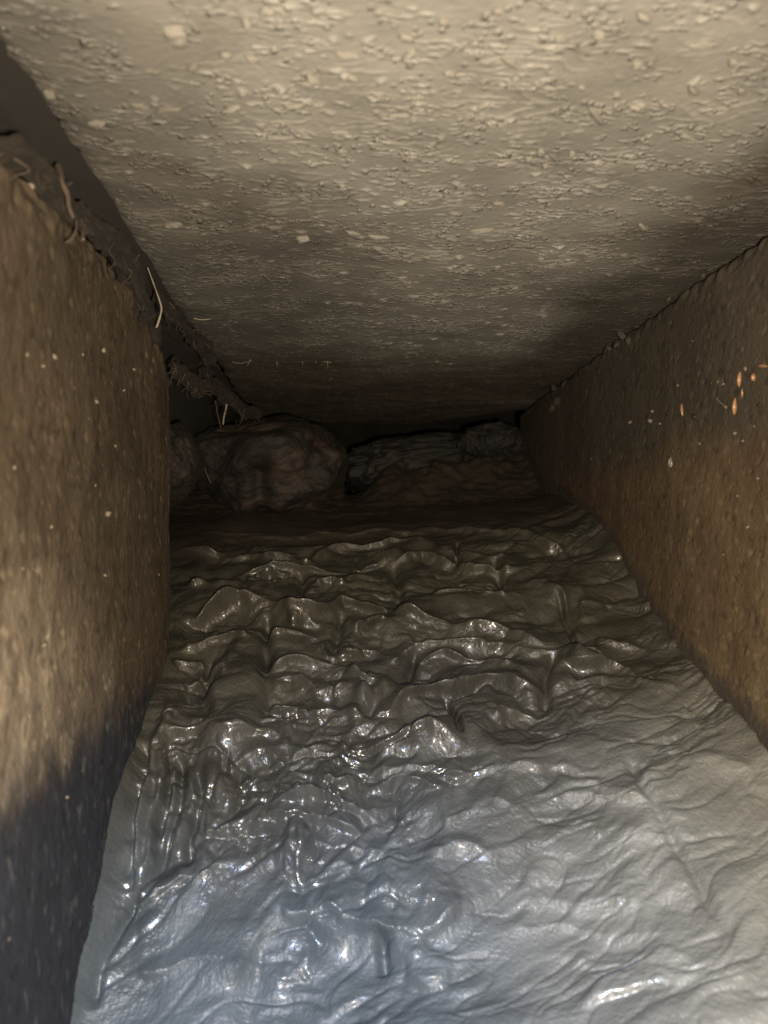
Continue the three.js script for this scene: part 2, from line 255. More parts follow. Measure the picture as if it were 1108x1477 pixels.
    for (const c of crests) {
      if (x < c.box[0] || x > c.box[1] || z < c.box[2] || z > c.box[3]) continue;
      const [d, par] = nearest(c.pts, x + jx, z + jz), ends = sm(0, 0.12, par) * sm(1, 0.88, par) * 0.85 + 0.15;
      const f = d > 0 ? Math.exp(-d / c.wb) * (1 - 0.35 * Math.exp(-((d - 0.01) * (d - 0.01)) / 6e-5)) : Math.exp(-(d * d) / (c.wf * c.wf * mix(1.5, 2.4, sm(0.6, 0.68, z)))) - 0.22 * Math.exp(-(((d + c.wf * 4.5) / (c.wf * 2)) ** 2));
      h += c.h * (0.72 + 0.85 * noise(x * 20, z * 20, 55)) * mix(1.35, 1.15, sm(0.6, 0.68, z)) * (1 - 0.6 * sm(0.45, 0.65, t) * (1 - sm(0.62, 0.7, z))) * f * ends; over += c.ov * ends * (d > 0 ? Math.exp(-d / 0.008) : Math.exp(-(d * d) / (c.wf * c.wf * 2)));
    }
    for (const c of furrows) {
      if (x < c.box[0] || x > c.box[1] || z < c.box[2] || z > c.box[3]) continue;
      const [d, par] = nearest(c.pts, x + jx * 0.5, z + jz * 0.5); h -= c.h * Math.exp(-(d * d) / (c.w * c.w)) * sm(0, 0.15, par) * sm(1, 0.85, par);
    }
    for (const [cx, cz, a, b, ph] of pats) { const q = ((x + jx - cx) / a) ** 2 + ((z + jz - cz) / b) ** 2; if (q < 1.6) { const f = sm(1.5, 0.35, q); h = mix(h, h * 0.5 + ph, f); } }
    // the smear that climbs the left wall and the fillet against the right one
    const el = x - XL, er = XR - x;
    h += 0.055 * Math.exp(-Math.max(0, el + 0.004) / 0.012) * sm(0.72, 0.60, z) * sm(0.40, 0.5, z) + 0.012 * Math.exp(-Math.max(0, er) / 0.02);
    if (z > 0.98) h = mix(h, h * 0.45 + 0.002, sm(0.98, 1.06, z));
    h += (0.022 + 0.030 * sm(0.02, 0.12, x)) * sm(1.18, 1.33, z) * (1 + 0.5 * noise(x * 14, z * 14, 95) + 0.15 * noise(x * 50, z * 50, 96)) * (1 - 0.9 * Math.exp(-(((x - 0.03) / 0.035) ** 2))) + 0.003 * sm(1.1, 1.2, z) * noise(x * 60, z * 60, 97);
    const s = 1 / Math.hypot(1, n[3]);
    const ph = (z + 0.055 * noise(x * 6, z * 4, 81) + 0.016 * noise(x * 20, z * 14, 82) + 0.004 * noise(x * 60, z * 40, 83)) / 0.058, fr = ph - Math.floor(ph);
    const stair = (sm(0.0, 0.42, fr) * 1.18 - 0.18 * sm(0.42, 1, fr) - fr) * 0.058 * n[3];
    const steps = (0.30 * sm(0.63, 0.71, z + 0.04 * (0.5 - t)) * (1 - sm(0.95, 1.03, z)) + 0.15 * sm(0.50, 0.56, z) * (1 - sm(0.63, 0.71, z))) * (0.35 + 0.65 * sm(-0.3, 0.15, noise(x * 9, z * 12, 84))) * (1 - 0.5 * sm(0.75, 0.95, t));
    const px = x + n[0] * h, py = base(x, z) + stair * steps + n[1] * h - over * n[3] * s * 0.8, pz = -z - n[2] * h + over * s;
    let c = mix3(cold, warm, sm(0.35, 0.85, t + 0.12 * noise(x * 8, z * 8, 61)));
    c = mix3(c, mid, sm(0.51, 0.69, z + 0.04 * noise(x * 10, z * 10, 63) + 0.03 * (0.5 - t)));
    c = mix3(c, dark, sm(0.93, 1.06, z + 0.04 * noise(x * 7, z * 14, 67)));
    const v = 1 + 0.36 * fbm(X * 18, Z * 30, 71, 3) + 0.05 * noise(x * 120, z * 160, 73);
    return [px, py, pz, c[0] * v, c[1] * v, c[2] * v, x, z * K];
  });
  tag(mesh('sludge', g, M.sludge), 'wet grey sludge in glossy folds covering the channel floor', null, null, 'structure');
}

// ---------- ceiling slabs ----------
function slab(name, z0, z1, dy, label, opts) {
  const r = rng(opts.seed), cell = 0.012, hash = new Map(), key = (a, b) => a * 100003 + b;
  for (let k = 0; k < opts.nodules; k++) {
    const x = mix(XL, XR + 0.02, r()), z = mix(z0, z1, r()), t = (x - XL) / (XR - XL);
    const bare = sm(0.86, 0.7, t + 0.06 * noise(x * 12, z * 12, 5)) * sm(-0.02, 0.22, t - 0.12 * sm(0.4, 0.6, z) + 0.08 * noise(x * 12, z * 12, 9)), clump = sm(-0.1, 0.35, noise(x * 22, z * 30, 2));
    if (r() > (0.15 + 0.85 * bare) * (0.2 + 0.8 * clump)) continue;
    const big = r() ** 2, len = mix(0.0017, 0.0027, big) * mix(1, 1 + 1.0 * r(), sm(0.40, 0.52, z)), wid = mix(0.0015, 0.0022, big), a = (r() - 0.5) * 0.6 + (z < 0.46 ? (r() - 0.5) * 1.6 : 0.10);
    const b = { x, z, len, wid, c: Math.cos(a), s: Math.sin(a), h: mix(0.0005, 0.0020, big) * (0.4 + 1.0 * r()), e: len * 1.7 };
    for (let ix = Math.floor((x - b.e) / cell); ix <= Math.floor((x + b.e) / cell); ix++) for (let iz = Math.floor((z - b.e) / cell); iz <= Math.floor((z + b.e) / cell); iz++) { const q = key(ix, iz); (hash.get(q) ?? hash.set(q, []).get(q)).push(b); }
  }
  const rows = []; for (let z = z0; z < z1; z += z < 0.32 ? 0.004 : Math.max(0.0009, 0.0022 * z * z)) rows.push(z); rows.push(z1, z1 + 0.001);
  const NX = opts.nx;
  const g = grid(NX + 2, rows.length, (i, j) => {
    const lip = i === 0 || i === NX + 1 || j === rows.length - 1, ii = clamp(i - 1, 0, NX - 1), z = rows[Math.min(j, rows.length - 2)];
    const edge = XL + 0.004 * noise(z * 30, 4, 2) + 0.003 * noise(z * 110, 9, 2) + 0.002, x = mix(edge, XR + 0.06, ii / (NX - 1)), t = (x - XL) / (XR - XL);
    const zz = z + opts.back(x) * sm(0.35, 1, (z - z0) / (z1 - z0));
    if (lip) return [x, YC + 0.12, -zz, 0.05, 0.04, 0.03, x, zz];
    const X = x + 0.004 * noise(x * 60, z * 60, 71) + 0.0012 * noise(x * 220, z * 220, 73), Z = z + 0.004 * noise(x * 60, z * 60, 75) + 0.0012 * noise(x * 220, z * 220, 77);
    let h = 0.004 * noise(x * 7, z * 7, 3) + 0.0008 * noise(x * 20, z * 28, 5) + 0.0009 * sm(0.72, 1, ridge(X * 45, Z * 120, 7)) * sm(-0.1, 0.3, noise(x * 15, z * 20, 8)) + 0.0002 * noise(X * 300, Z * 380, 11), nod = 0;
    for (const b of hash.get(key(Math.floor(X / cell), Math.floor(Z / cell))) ?? []) {
      const dx = X - b.x, dz = Z - b.z, u = (dx * b.c + dz * b.s) / b.len, v = (-dx * b.s + dz * b.c) / b.wid, q = u * u + v * v;
      if (q < 2.2) nod = Math.max(nod, b.h * (1 - q / 2.2) ** 1.3);
    }
    h += nod;
    h -= 0.006 * Math.exp(-Math.max(0, x - edge) / 0.008) ;                                       // worn arris on the left
    const edgeDark = clamp(sm(0.74, 0.90, t + 0.10 * noise(x * 9, z * 9, 21) - 0.10 * sm(0.5, 0.34, z)) + sm(0.30, 0.02, t - 0.22 * sm(0.42, 0.62, z) + 0.08 * noise(x * 10, z * 10, 25)) * 0.7);  // darker tone towards both side edges of the slab
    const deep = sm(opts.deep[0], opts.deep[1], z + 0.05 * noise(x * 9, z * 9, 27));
    let c = mix3([0.238, 0.230, 0.207], [0.080, 0.072, 0.060], edgeDark); c = mix3(c, [0.095, 0.080, 0.060], deep);
    c = mix3(c, [0.36, 0.34, 0.285], clamp(nod / 0.0018) * 0.05 * (1 - 0.6 * edgeDark) * (1 - 0.5 * deep));
    const v = 1 + 0.22 * fbm(x * 18, z * 26, 29, 4) + 0.06 * noise(x * 260, z * 260, 33);
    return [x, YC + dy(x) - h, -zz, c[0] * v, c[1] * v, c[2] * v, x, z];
  }, 1, true);
  return tag(mesh(name, g, M.slab), label, 'slab');
}
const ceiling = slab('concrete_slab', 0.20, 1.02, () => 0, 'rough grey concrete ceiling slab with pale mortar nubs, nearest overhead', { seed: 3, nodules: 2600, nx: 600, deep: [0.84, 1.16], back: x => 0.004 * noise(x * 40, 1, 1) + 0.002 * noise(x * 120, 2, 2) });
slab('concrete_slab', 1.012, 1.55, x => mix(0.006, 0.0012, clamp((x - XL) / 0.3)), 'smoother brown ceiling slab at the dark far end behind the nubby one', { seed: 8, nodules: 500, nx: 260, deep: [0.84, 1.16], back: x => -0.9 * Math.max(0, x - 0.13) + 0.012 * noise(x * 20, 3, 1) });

// lumps of mortar hanging on the near slab, one by one
function blob(seed, nu = 9, nv = 6) {
  const r = rng(seed), o = r() * 50;
  const g = new THREE.SphereGeometry(1, nu, nv), p = g.attributes.position;
  for (let i = 0; i < p.count; i++) { const x = p.getX(i), y = p.getY(i), z = p.getZ(i), k = 1 + 0.55 * noise(x * 1.3 + o, y * 1.3, z * 1.3); p.setXYZ(i, x * k, y * k, z * k); }
  g.computeVertexNormals(); return g;
}
const BLOBS = Array.from({ length: 8 }, (_, i) => blob(i + 1, 14, 10)), GRITS = Array.from({ length: 4 }, (_, i) => blob(i + 40, 7, 5));
{
  // photograph x, y, length and width in its pixels, tilt in degrees
  const list = [[588, 53, 24, 11, 10], [591, 78, 20, 12, -30], [649, 104, 18, 13, 0], [720, 15, 18, 12, 0], [740, 91, 40, 7, 30], [864, 48, 22, 13, -15], [808, 53, 20, 12, 10], [1013, 63, 56, 10, -6], [1058, 88, 13, 12, 0], [919, 152, 23, 15, -5],
    [839, 124, 12, 12, 0], [778, 121, 16, 8, 20], [695, 152, 24, 13, -35], [738, 116, 22, 9, 20], [919, 91, 15, 14, 0], [725, 177, 18, 10, -15], [861, 167, 46, 6, 35], [927, 326, 22, 10, 25], [791, 361, 34, 6, 8], [720, 293, 19, 8, 8], [993, 197, 32, 5, 15], [695, 331, 40, 7, -8],
    [500, 78, 34, 9, 5], [364, 83, 22, 12, 10], [326, 78, 18, 11, -10], [278, 96, 15, 12, 0], [220, 101, 24, 10, 5], [202, 152, 24, 10, 15], [243, 157, 36, 9, -8], [71, 134, 20, 12, 0], [452, 114, 20, 12, 25], [422, 129, 20, 9, -20], [425, 152, 30, 8, -10], [334, 157, 28, 8, -15], [250, 323, 26, 13, -5], [139, 177, 24, 12, 0],
    [385, 15, 20, 14, 0], [356, 32, 16, 14, 0], [250, 45, 30, 13, 10], [640, 30, 20, 12, 10], [930, 25, 26, 10, 20], [1000, 130, 24, 8, 30], [960, 150, 14, 10, 0], [1070, 130, 18, 9, 20], [780, 217, 10, 9, 0], [825, 220, 11, 9, 0], [763, 228, 11, 8, 0], [787, 238, 12, 9, 10],
    [510, 112, 20, 10, 20], [545, 135, 26, 8, 25], [460, 150, 18, 8, 0], [490, 190, 26, 6, 0], [575, 165, 30, 6, -6], [437, 343, 22, 9, -8], [545, 340, 30, 7, 4], [510, 335, 24, 6, 10], [890, 135, 14, 8, 0], [660, 130, 12, 8, 0], [625, 130, 14, 9, 10], [600, 140, 16, 9, 0]];
  list.forEach(([px, py, len, wid, deg], k) => {
    const p = onY(px, py, YC), s = -p.z / F, vert = -p.z / 0.25;        // a metre of depth is seen foreshortened
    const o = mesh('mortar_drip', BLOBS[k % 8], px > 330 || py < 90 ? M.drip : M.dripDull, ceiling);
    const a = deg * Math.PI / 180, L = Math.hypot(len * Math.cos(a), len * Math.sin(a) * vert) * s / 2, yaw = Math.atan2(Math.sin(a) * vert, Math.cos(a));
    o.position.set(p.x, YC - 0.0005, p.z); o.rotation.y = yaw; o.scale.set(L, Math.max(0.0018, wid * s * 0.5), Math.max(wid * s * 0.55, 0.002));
  });
}

// ---------- side walls ----------
const TOPL = table([0.1, 0.38, 0.47, 0.56, 0.649, 0.72, 0.762, 0.784, 0.80], [0.208, 0.207, 0.212, 0.222, 0.2246, 0.212, 0.19, 0.158, 0.12]);
let leftWall, rightWall;
{
  const NZ = 350, NY = 350, z0 = 0.12, z1 = 0.80, yb = -0.46;
  const g = grid(NZ + 1, NY + 1, (i, j) => {
    const s = Math.min(i, NZ - 1) / (NZ - 1), t = Math.min(j, NY - 1) / (NY - 1), back = i === NZ || j === NY;
    let z = mix(z0, z1, s) ; const top = TOPL(z) + 0.005 * noise(z * 22, 3, 1) + 0.002 * noise(z * 90, 6, 1), y = mix(yb, top, t);
    const dt = Math.max(0, top - y), endw = 0.006 * noise(y * 14, 5, 5) + 0.003 * noise(y * 60, 8, 5), de = Math.max(0, z1 - z), R = 0.018, d = Math.min(dt, de);
    const round = d < R ? R - Math.sqrt(Math.max(0, R * R - (R - d) ** 2)) : 0;
    let h = 0.004 * noise(z * 9, y * 9, 2) + 0.0009 * noise(z * 50, y * 36, 4) + 0.0004 * Math.max(0, ridge(z * 110, y * 50, 6)) + 0.0004 * noise(z * 260, y * 150, 8) - 0.0014 * sm(0.42, 0.6, noise(z * 130, y * 100, 12)) + 0.0008 * sm(0.45, 0.6, noise(z * 190, y * 120, 14));
    h += 0.008 * sm(0.04, 0.0, dt) * (noise(z * 45, y * 45, 16) + 0.5 * noise(z * 110, y * 110, 17) - 0.1);
    z += endw * sm(0.7, 0.8, z);
    const n1 = fbm(z * 9, y * 9, 20, 4), n2 = fbm(z * 40, y * 24, 22, 3), n3 = noise(z * 150, y * 60, 24);
    // paler tan patch low on the wall near the opening, wet dark band under the old water line
    const tide = sm(-0.105, -0.16, y + 0.018 * noise(z * 25, 1, 30) + 0.008 * noise(z * 90, 2, 30) + 0.01 * noise(z * 40, y * 40, 31)), patch = sm(0.66, 0.40, z + 0.10 * n1 + 0.12 * Math.abs(y + 0.08)) * (1 - tide) * sm(0.03, -0.09, y + 0.06 * n1);
    let c = mix3([0.062, 0.047, 0.032], [0.088, 0.067, 0.046], clamp(0.5 + n1)); c = mix3(c, [0.285, 0.238, 0.180], patch * clamp(0.75 + 0.4 * n2)); c = mix3(c, [0.022, 0.027, 0.038], tide * 0.92);
    c = mix3(c, [0.17, 0.165, 0.16], tide * sm(0.30, 0.6, noise(z * 130, y * 70, 34)) * 0.35);
    c = mix3(c, [0.03, 0.024, 0.016], sm(0.25, 0.6, noise(z * 130, y * 80, 26)) * 0.5);
    const v = (1 + 0.17 * n2 + 0.06 * n3) * (1 - 0.4 * sm(0.3, 0.6, noise(z * 120, y * 90, 41))) * (1 + 0.5 * sm(0.38, 0.6, noise(z * 170, y * 100, 43)));
    return [back ? -0.275 : XL - round + h, EYE.y + y, -z, c[0] * v, c[1] * v, c[2] * v, z, y];
  });
  leftWall = tag(mesh('channel_wall', g, M.wall), 'brown pitted concrete wall on the left, blue-grey and wet below', 'wall');
}
const TOPR = table([0.1, 0.58, 0.7, 0.86, 1.1, 1.324, 1.40], [0.243, 0.244, 0.247, 0.2475, 0.245, 0.240, 0.236]);
{
  const NZ = 400, NY = 320, z0 = 0.2, z1 = 1.335, yb = -0.34;
  const g = grid(NZ + 1, NY + 1, (i, j) => {
    const u = Math.min(i, NZ - 1) / (NZ - 1), t = Math.min(j, NY - 1) / (NY - 1), back = i === NZ || j === NY;
    let z = mix(z0, z1, u ** 1.25); const top = TOPR(z) + 0.003 * noise(z * 35, 3, 1) + 0.004 * Math.max(0, noise(z * 90, 6, 1)) - 0.003 * Math.max(0, noise(z * 60, 16, 1)), y = mix(yb, top, t);
    const dt = Math.max(0, top - y), de = Math.max(0, z1 - z), R = 0.012, d = Math.min(dt, de), round = d < R ? R - Math.sqrt(Math.max(0, R * R - (R - d) ** 2)) : 0;
    let h = 0.004 * noise(z * 7, y * 8, 2) + 0.0009 * noise(z * 30, y * 30, 4) + 0.0004 * Math.max(0, ridge(z * 130, y * 40, 6)) + 0.0005 * noise(z * 260, y * 120, 8) - 0.0015 * sm(0.4, 0.6, noise(z * 140, y * 110, 12)) + 0.0012 * sm(0.42, 0.6, noise(z * 160, y * 130, 14)) * sm(0.66, 0.55, z);
    h += 0.005 * sm(0.02, 0.0, dt) * noise(z * 80, y * 80, 16);
    const n1 = fbm(z * 8, y * 8, 20, 4), n2 = fbm(z * 40, y * 22, 22, 3), n3 = noise(z * 150, y * 45, 24), tide = y - 0.118 + 0.012 * noise(z * 16, 3, 3);
    let c = mix3([0.072, 0.061, 0.047], [0.098, 0.067, 0.044], sm(0.0, -0.05, tide));                                                           // grey above the old water line, brown below
    c = mix3(c, [0.155, 0.115, 0.068], sm(0.92, 0.52, z + 0.16 * n1) * sm(0.12, -0.04, y + 0.07 * n1) * (0.55 + 0.35 * clamp(0.5 + n2)));                                     // ochre staining near the opening
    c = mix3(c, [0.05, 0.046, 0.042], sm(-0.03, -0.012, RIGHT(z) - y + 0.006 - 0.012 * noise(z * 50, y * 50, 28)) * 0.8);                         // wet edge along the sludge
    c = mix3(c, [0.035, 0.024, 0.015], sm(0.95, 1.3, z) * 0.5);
    const v = (1 + 0.17 * n2 + 0.06 * n3) * (1 - 0.4 * sm(0.3, 0.6, noise(z * 120, y * 90, 41))) * (1 + 0.5 * sm(0.38, 0.6, noise(z * 170, y * 120, 43)));
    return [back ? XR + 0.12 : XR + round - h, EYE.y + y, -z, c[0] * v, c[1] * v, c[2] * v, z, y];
  }, 1, true);
  rightWall = tag(mesh('channel_wall', g, M.wall), 'brown concrete wall on the right with ochre stains and orange husks', 'wall');
}
// pale grit bedded in the walls, and dark blobs coloured as shaded pits
function grit_pit(wall, x, px, py, s, dark) {
  const p = onX(px, py, x), k = -p.z / F * s * 0.42, o = mesh('grit_pit', GRITS[(px + py) % 4], dark ? M.pitDark : M.grit_pit, wall);
  p.x += x < 0 ? 0.001 : -0.001; o.position.copy(p); o.rotation.set(px, py, px * 0.7); o.scale.set(k, k * 1.25, k * 0.9);
}
for (const [px, py, s, d] of [[154, 741, 9], [76, 515, 9], [37, 511, 6], [192, 533, 5], [137, 579, 7], [125, 604, 5], [164, 643, 7], [18, 674, 8], [60, 528, 5], [177, 563, 4], [132, 649, 4], [148, 505, 7], [117, 512, 5], [227, 829, 4], [43, 268, 10], [131, 375, 7], [118, 345, 5], [134, 689, 6, 1], [171, 669, 6, 1], [146, 671, 6, 1], [88, 470, 5], [105, 560, 4], [30, 820, 6], [72, 760, 5], [150, 830, 5], [8, 1355, 9], [95, 1150, 6], [62, 930, 7], [135, 700, 5]]) grit_pit(leftWall, XL, px, py, s, d);
for (const [px, py, s, d] of [[942, 593, 6], [939, 607, 8], [910, 609, 7], [953, 611, 5], [1038, 551, 6], [1045, 554, 6], [1077, 532, 7], [1049, 587, 7], [965, 596, 7, 1], [1003, 601, 9, 1], [1098, 585, 7, 1], [1028, 553, 7, 1], [1001, 492, 4], [934, 530, 5, 1], [979, 556, 6], [1011, 640, 6], [1062, 625, 6], [1073, 636, 6], [1090, 615, 4], [935, 622, 6, 1], [884, 690, 4], [855, 662, 5], [1065, 715, 5], [1095, 690, 6], [1080, 760, 6], [1045, 800, 5]]) grit_pit(rightWall, XR, px, py, s, d);

for (const [px, py, s] of [[899, 484, 16], [891, 497, 11], [908, 492, 10], [880, 503, 9], [1016, 397, 9], [966, 432, 8], [800, 560, 9], [806, 578, 14], [798, 588, 11]]) { const p = onX(px, py, XR), k = -p.z / F * s / 2, o = mesh('crumb', BLOBS[(px + py) % 8], M.crumb, rightWall); p.x -= 0.001; o.position.copy(p); o.rotation.set(px, py, 0.4); o.scale.set(k * 0.8, k, k); }

// ---------- things stuck on the right wall ----------
function spindle(px, py, len, wid, deg, label, group, m = M.husk) {
  const p = onX(px, py, XR), s = -p.z / F, L = len * s * 0.58, w = wid * s * 0.58, pts = [];
  for (let k = 0; k <= 12; k++) { const a = k / 12; pts.push(new THREE.Vector2(Math.max(1e-5, w * Math.sin(Math.PI * a) ** 0.75 * (1 - 0.25 * a)), (a - 0.5) * 2 * L)); }
  const g = new THREE.LatheGeometry(pts, 14), q = g.attributes.position;
  for (let i = 0; i < q.count; i++) { const y = q.getY(i); q.setX(i, q.getX(i) + 0.16 * w * (y / L) ** 2 + 0.12 * w * noise(y * 900, i, 1)); q.setZ(i, q.getZ(i) * 0.8); }
  g.computeVertexNormals();
  const o = tag(mesh('husk', g, m), label, 'husk', group); p.x -= w * 0.5; o.position.copy(p); o.rotation.set(deg * Math.PI / 180, 0.6, 0); return o;
}
spindle(1069, 547, 21, 9, 10, 'bright orange husk standing upright on the right wall, larger top one', 'orange husks on the right wall');
spindle(1072, 565, 15, 4, 10, 'thin orange sliver just below the bright upright husk', 'orange husks on the right wall');
spindle(1062, 586, 23, 9, 10, 'lower plump orange husk on the right wall, beside the dark pits', 'orange husks on the right wall');
spindle(1101, 528, 26, 6, -75, 'orange husk lying flat at the right edge of the picture', 'orange husks on the right wall');
spindle(1089, 544, 11, 9, 0, 'round dull orange husk between the flat and the upright one', 'orange husks on the right wall');
spindle(985, 591, 18, 5, -8, 'brown orange thin husk alone, left of the others on the wall', 'orange husks on the right wall');
{
  const p = onX(970, 668, XR), s = -p.z / F, o = new THREE.Group(); o.name = numbered('snail'); scene.add(o); o.position.copy(p); o.position.x -= 0.001; o.rotation.y = -Math.PI / 2 + 0.3;
  tag(o, 'tiny curled grey snail shell on the brown right wall', 'snail shell');
  const pts = []; for (let k = 0; k <= 40; k++) { const a = k / 40 * Math.PI * 3.6, r = 7 * s * (1 - k / 46); pts.push(new THREE.Vector3(Math.cos(a + 1) * r * 0.62, Math.sin(a + 1) * r * 0.9, k / 40 * 0.002)); }
  mesh('shell', taper(pts, k => s * mix(2.6, 0.9, k), 60, 10), M.shell, o);
  const c = p.clone(); const l = mesh('flake', BLOBS[3], M.rootDark, rightWall); const q = onX(972, 649, XR); l.position.copy(q); l.position.x -= 0.001; l.scale.set(0.0012, 0.0036, 0.0022); l.rotation.x = 0.9;
  const arc = []; for (let k = 0; k <= 10; k++) { const v = onX(1036 + k * 1.4, 574 + k * 1.2 + Math.sin(k / 10 * 3) * 2, XR); v.x -= 0.0015; arc.push(v); }
  mesh('grit_pit', taper(arc, () => 0.0007, 16, 7), M.grit_pit, rightWall);
}
function taper(pts, rad, n = 30, m = 8) {
  const curve = new THREE.CatmullRomCurve3(pts), g = new THREE.TubeGeometry(curve, n, 1, m), p = g.attributes.position;
  for (let i = 0; i <= n; i++) { const c = curve.getPointAt(i / n), r = rad(i / n); for (let j = 0; j <= m; j++) { const k = i * (m + 1) + j; p.setXYZ(k, c.x + (p.getX(k) - c.x) * r, c.y + (p.getY(k) - c.y) * r, c.z + (p.getZ(k) - c.z) * r); } }
  return g;
}

// ---------- rocks and soil at the far end ----------
function rock(name, label, category, cx, cy, depth, sx, sy, sz, seed, colors, pw = 2.6, extra) {
  const o = rng(seed)() * 100, c = at(cx, cy, depth), n = 150, m = 100;
  const P = grid(n, m, (i, j) => {
    const a = i / (n - 1) * Math.PI * 2, b = (j / (m - 1) - 0.5) * Math.PI * 0.998, e = 2 / pw, sg = (v) => Math.sign(v) * Math.abs(v) ** e;
    let x = sg(Math.cos(b)) * sg(Math.cos(a)), z = sg(Math.cos(b)) * sg(Math.sin(a)), y = sg(Math.sin(b)); const ca = Math.cos(a), sa = Math.sin(a);
    const q = [Math.cos(b) * ca, Math.sin(b), Math.cos(b) * sa];
    let k = 1 + 0.20 * noise(q[0] * 1.4 + o, q[1] * 1.4, q[2] * 1.4) + 0.06 * noise(q[0] * 3 + o, q[1] * 4, q[2] * 3) + 0.02 * noise(q[0] * 9 + o, q[1] * 12, q[2] * 9) + 0.012 * ridge(q[0] * 18 + o, q[1] * 22, q[2] * 18);
    if (extra) k *= extra(q, o);
    const v = 1 + 0.5 * fbm(q[0] * 6 + o, q[1] * 6, q[2] * 6, 3), col = mix3(colors[0], colors[1], sm(-0.1, 0.3, noise(q[0] * 2.2 + o, q[1] * 2.2 + 4, q[2] * 2.2) + 0.25 * q[0]));
    return [x * k * sx, y * k * sy, z * k * sz, col[0] * v, col[1] * v, col[2] * v, a * 0.1, b * 0.1];
  }, 1, true);
  const ms = mesh(name, P, M.stone); ms.position.copy(c); return tag(ms, label, category);
}
rock('boulder', 'rounded dark boulder with rusty broken right face, filling the left far corner', 'boulder', 385, 674, 1.24, 0.132, 0.076, 0.10, 5, [[0.013, 0.010, 0.0075], [0.036, 0.025, 0.017]], 2.4,
  (q, o) => 1 + 0.08 * noise(q[0] * 2.2 + o, q[1] * 2.2, q[2] * 2.2) + 0.02 * noise(q[0] * 10 + o, q[1] * 10, q[2] * 10) - 0.16 * Math.exp(-(((q[0] + 0.02) / 0.07) ** 2)) * sm(0.2, -0.3, q[1]) - 0.10 * sm(-0.05, -0.4, q[0]));
const CRAG = (q, o) => 1 + 0.17 * noise(q[0] * 2.4 + o, q[1] * 2.4, q[2] * 2.4 + 3) + 0.10 * Math.round(noise(q[0] * 4 + o, q[1] * 4, q[2] * 4) * 3) / 3 + 0.05 * noise(q[0] * 11 + o, q[1] * 11, q[2] * 11);
const ledge = rock('stone_ledge', 'long low mud-coated stone ledge right of the boulder, rising to the right', 'stone', 622, 672, 1.42, 0.165, 0.050, 0.09, 11, [[0.0105, 0.009, 0.007], [0.016, 0.0135, 0.0105]], 2.9, CRAG);
ledge.rotation.z = 0.13;
rock('stone', 'blocky brown stone on the right end of the ledge, against the wall', 'stone', 705, 645, 1.37, 0.058, 0.036, 0.07, 17, [[0.012, 0.0105, 0.0085], [0.017, 0.0145, 0.0115]], 3, CRAG);
// soil behind the left wall and closing the far end
const soilCol = (x, y, z, k = 1) => { const v = k * (1 + 0.5 * fbm(x * 20, y * 20, z * 20, 3)); return [0.018 * v, 0.014 * v, 0.010 * v]; };
{
  const g = grid(300, 130, (i, j) => {
    const z = mix(0.1, 1.75, i / 299), k = j / 129, far = sm(0.78, 0.95, z);
    // slab-edge strip coloured as shade, then the bank falls away behind the wall
    const across = sm(0, 0.45, k), down = sm(0.4, 1, k), n = 0.014 * noise(z * 12, k * 3, 1) + 0.008 * noise(z * 34, k * 8, 2) + 0.004 * noise(z * 90, k * 20, 3);
    const x = XL + 0.006 - 0.05 * across * (1 - 0.3 * far) - 0.15 * far * down + n * (0.3 + down), y = 0.253 - 0.006 * across + n * 0.6 * across - 0.36 * down;
    const c = soilCol(x, y, z), g2 = [0.019, 0.016, 0.013], m = sm(0.55, 0.3, k) * (1 - far);
    return [x, EYE.y + y, -z, ...mix3(c, g2, m)];
  });
  tag(mesh('soil_bank', g, M.soil), 'dark crumbly soil and ceiling strip coloured as shade in the gap above the left wall', null, null, 'structure');
  const g2 = grid(120, 80, (i, j) => { const x = mix(-0.5, 0.6, i / 119), y = mix(-0.2, 0.5, j / 79), h = 0.06 * noise(x * 6, y * 6, 4) + 0.02 * noise(x * 25, y * 25, 5); return [x, EYE.y + y, -1.85 + h, ...soilCol(x, y, 4, 0.6)]; });
  tag(mesh('soil_bank', g2, M.soil), 'black soil closing off the far end of the channel', null, null, 'structure');
}
rock('soil_clod', 'brown clod bulging out behind the end of the left wall', 'clod', 255, 668, 0.92, 0.03, 0.045, 0.05, 23, [[0.013, 0.010, 0.007], [0.018, 0.013, 0.009]], 2);

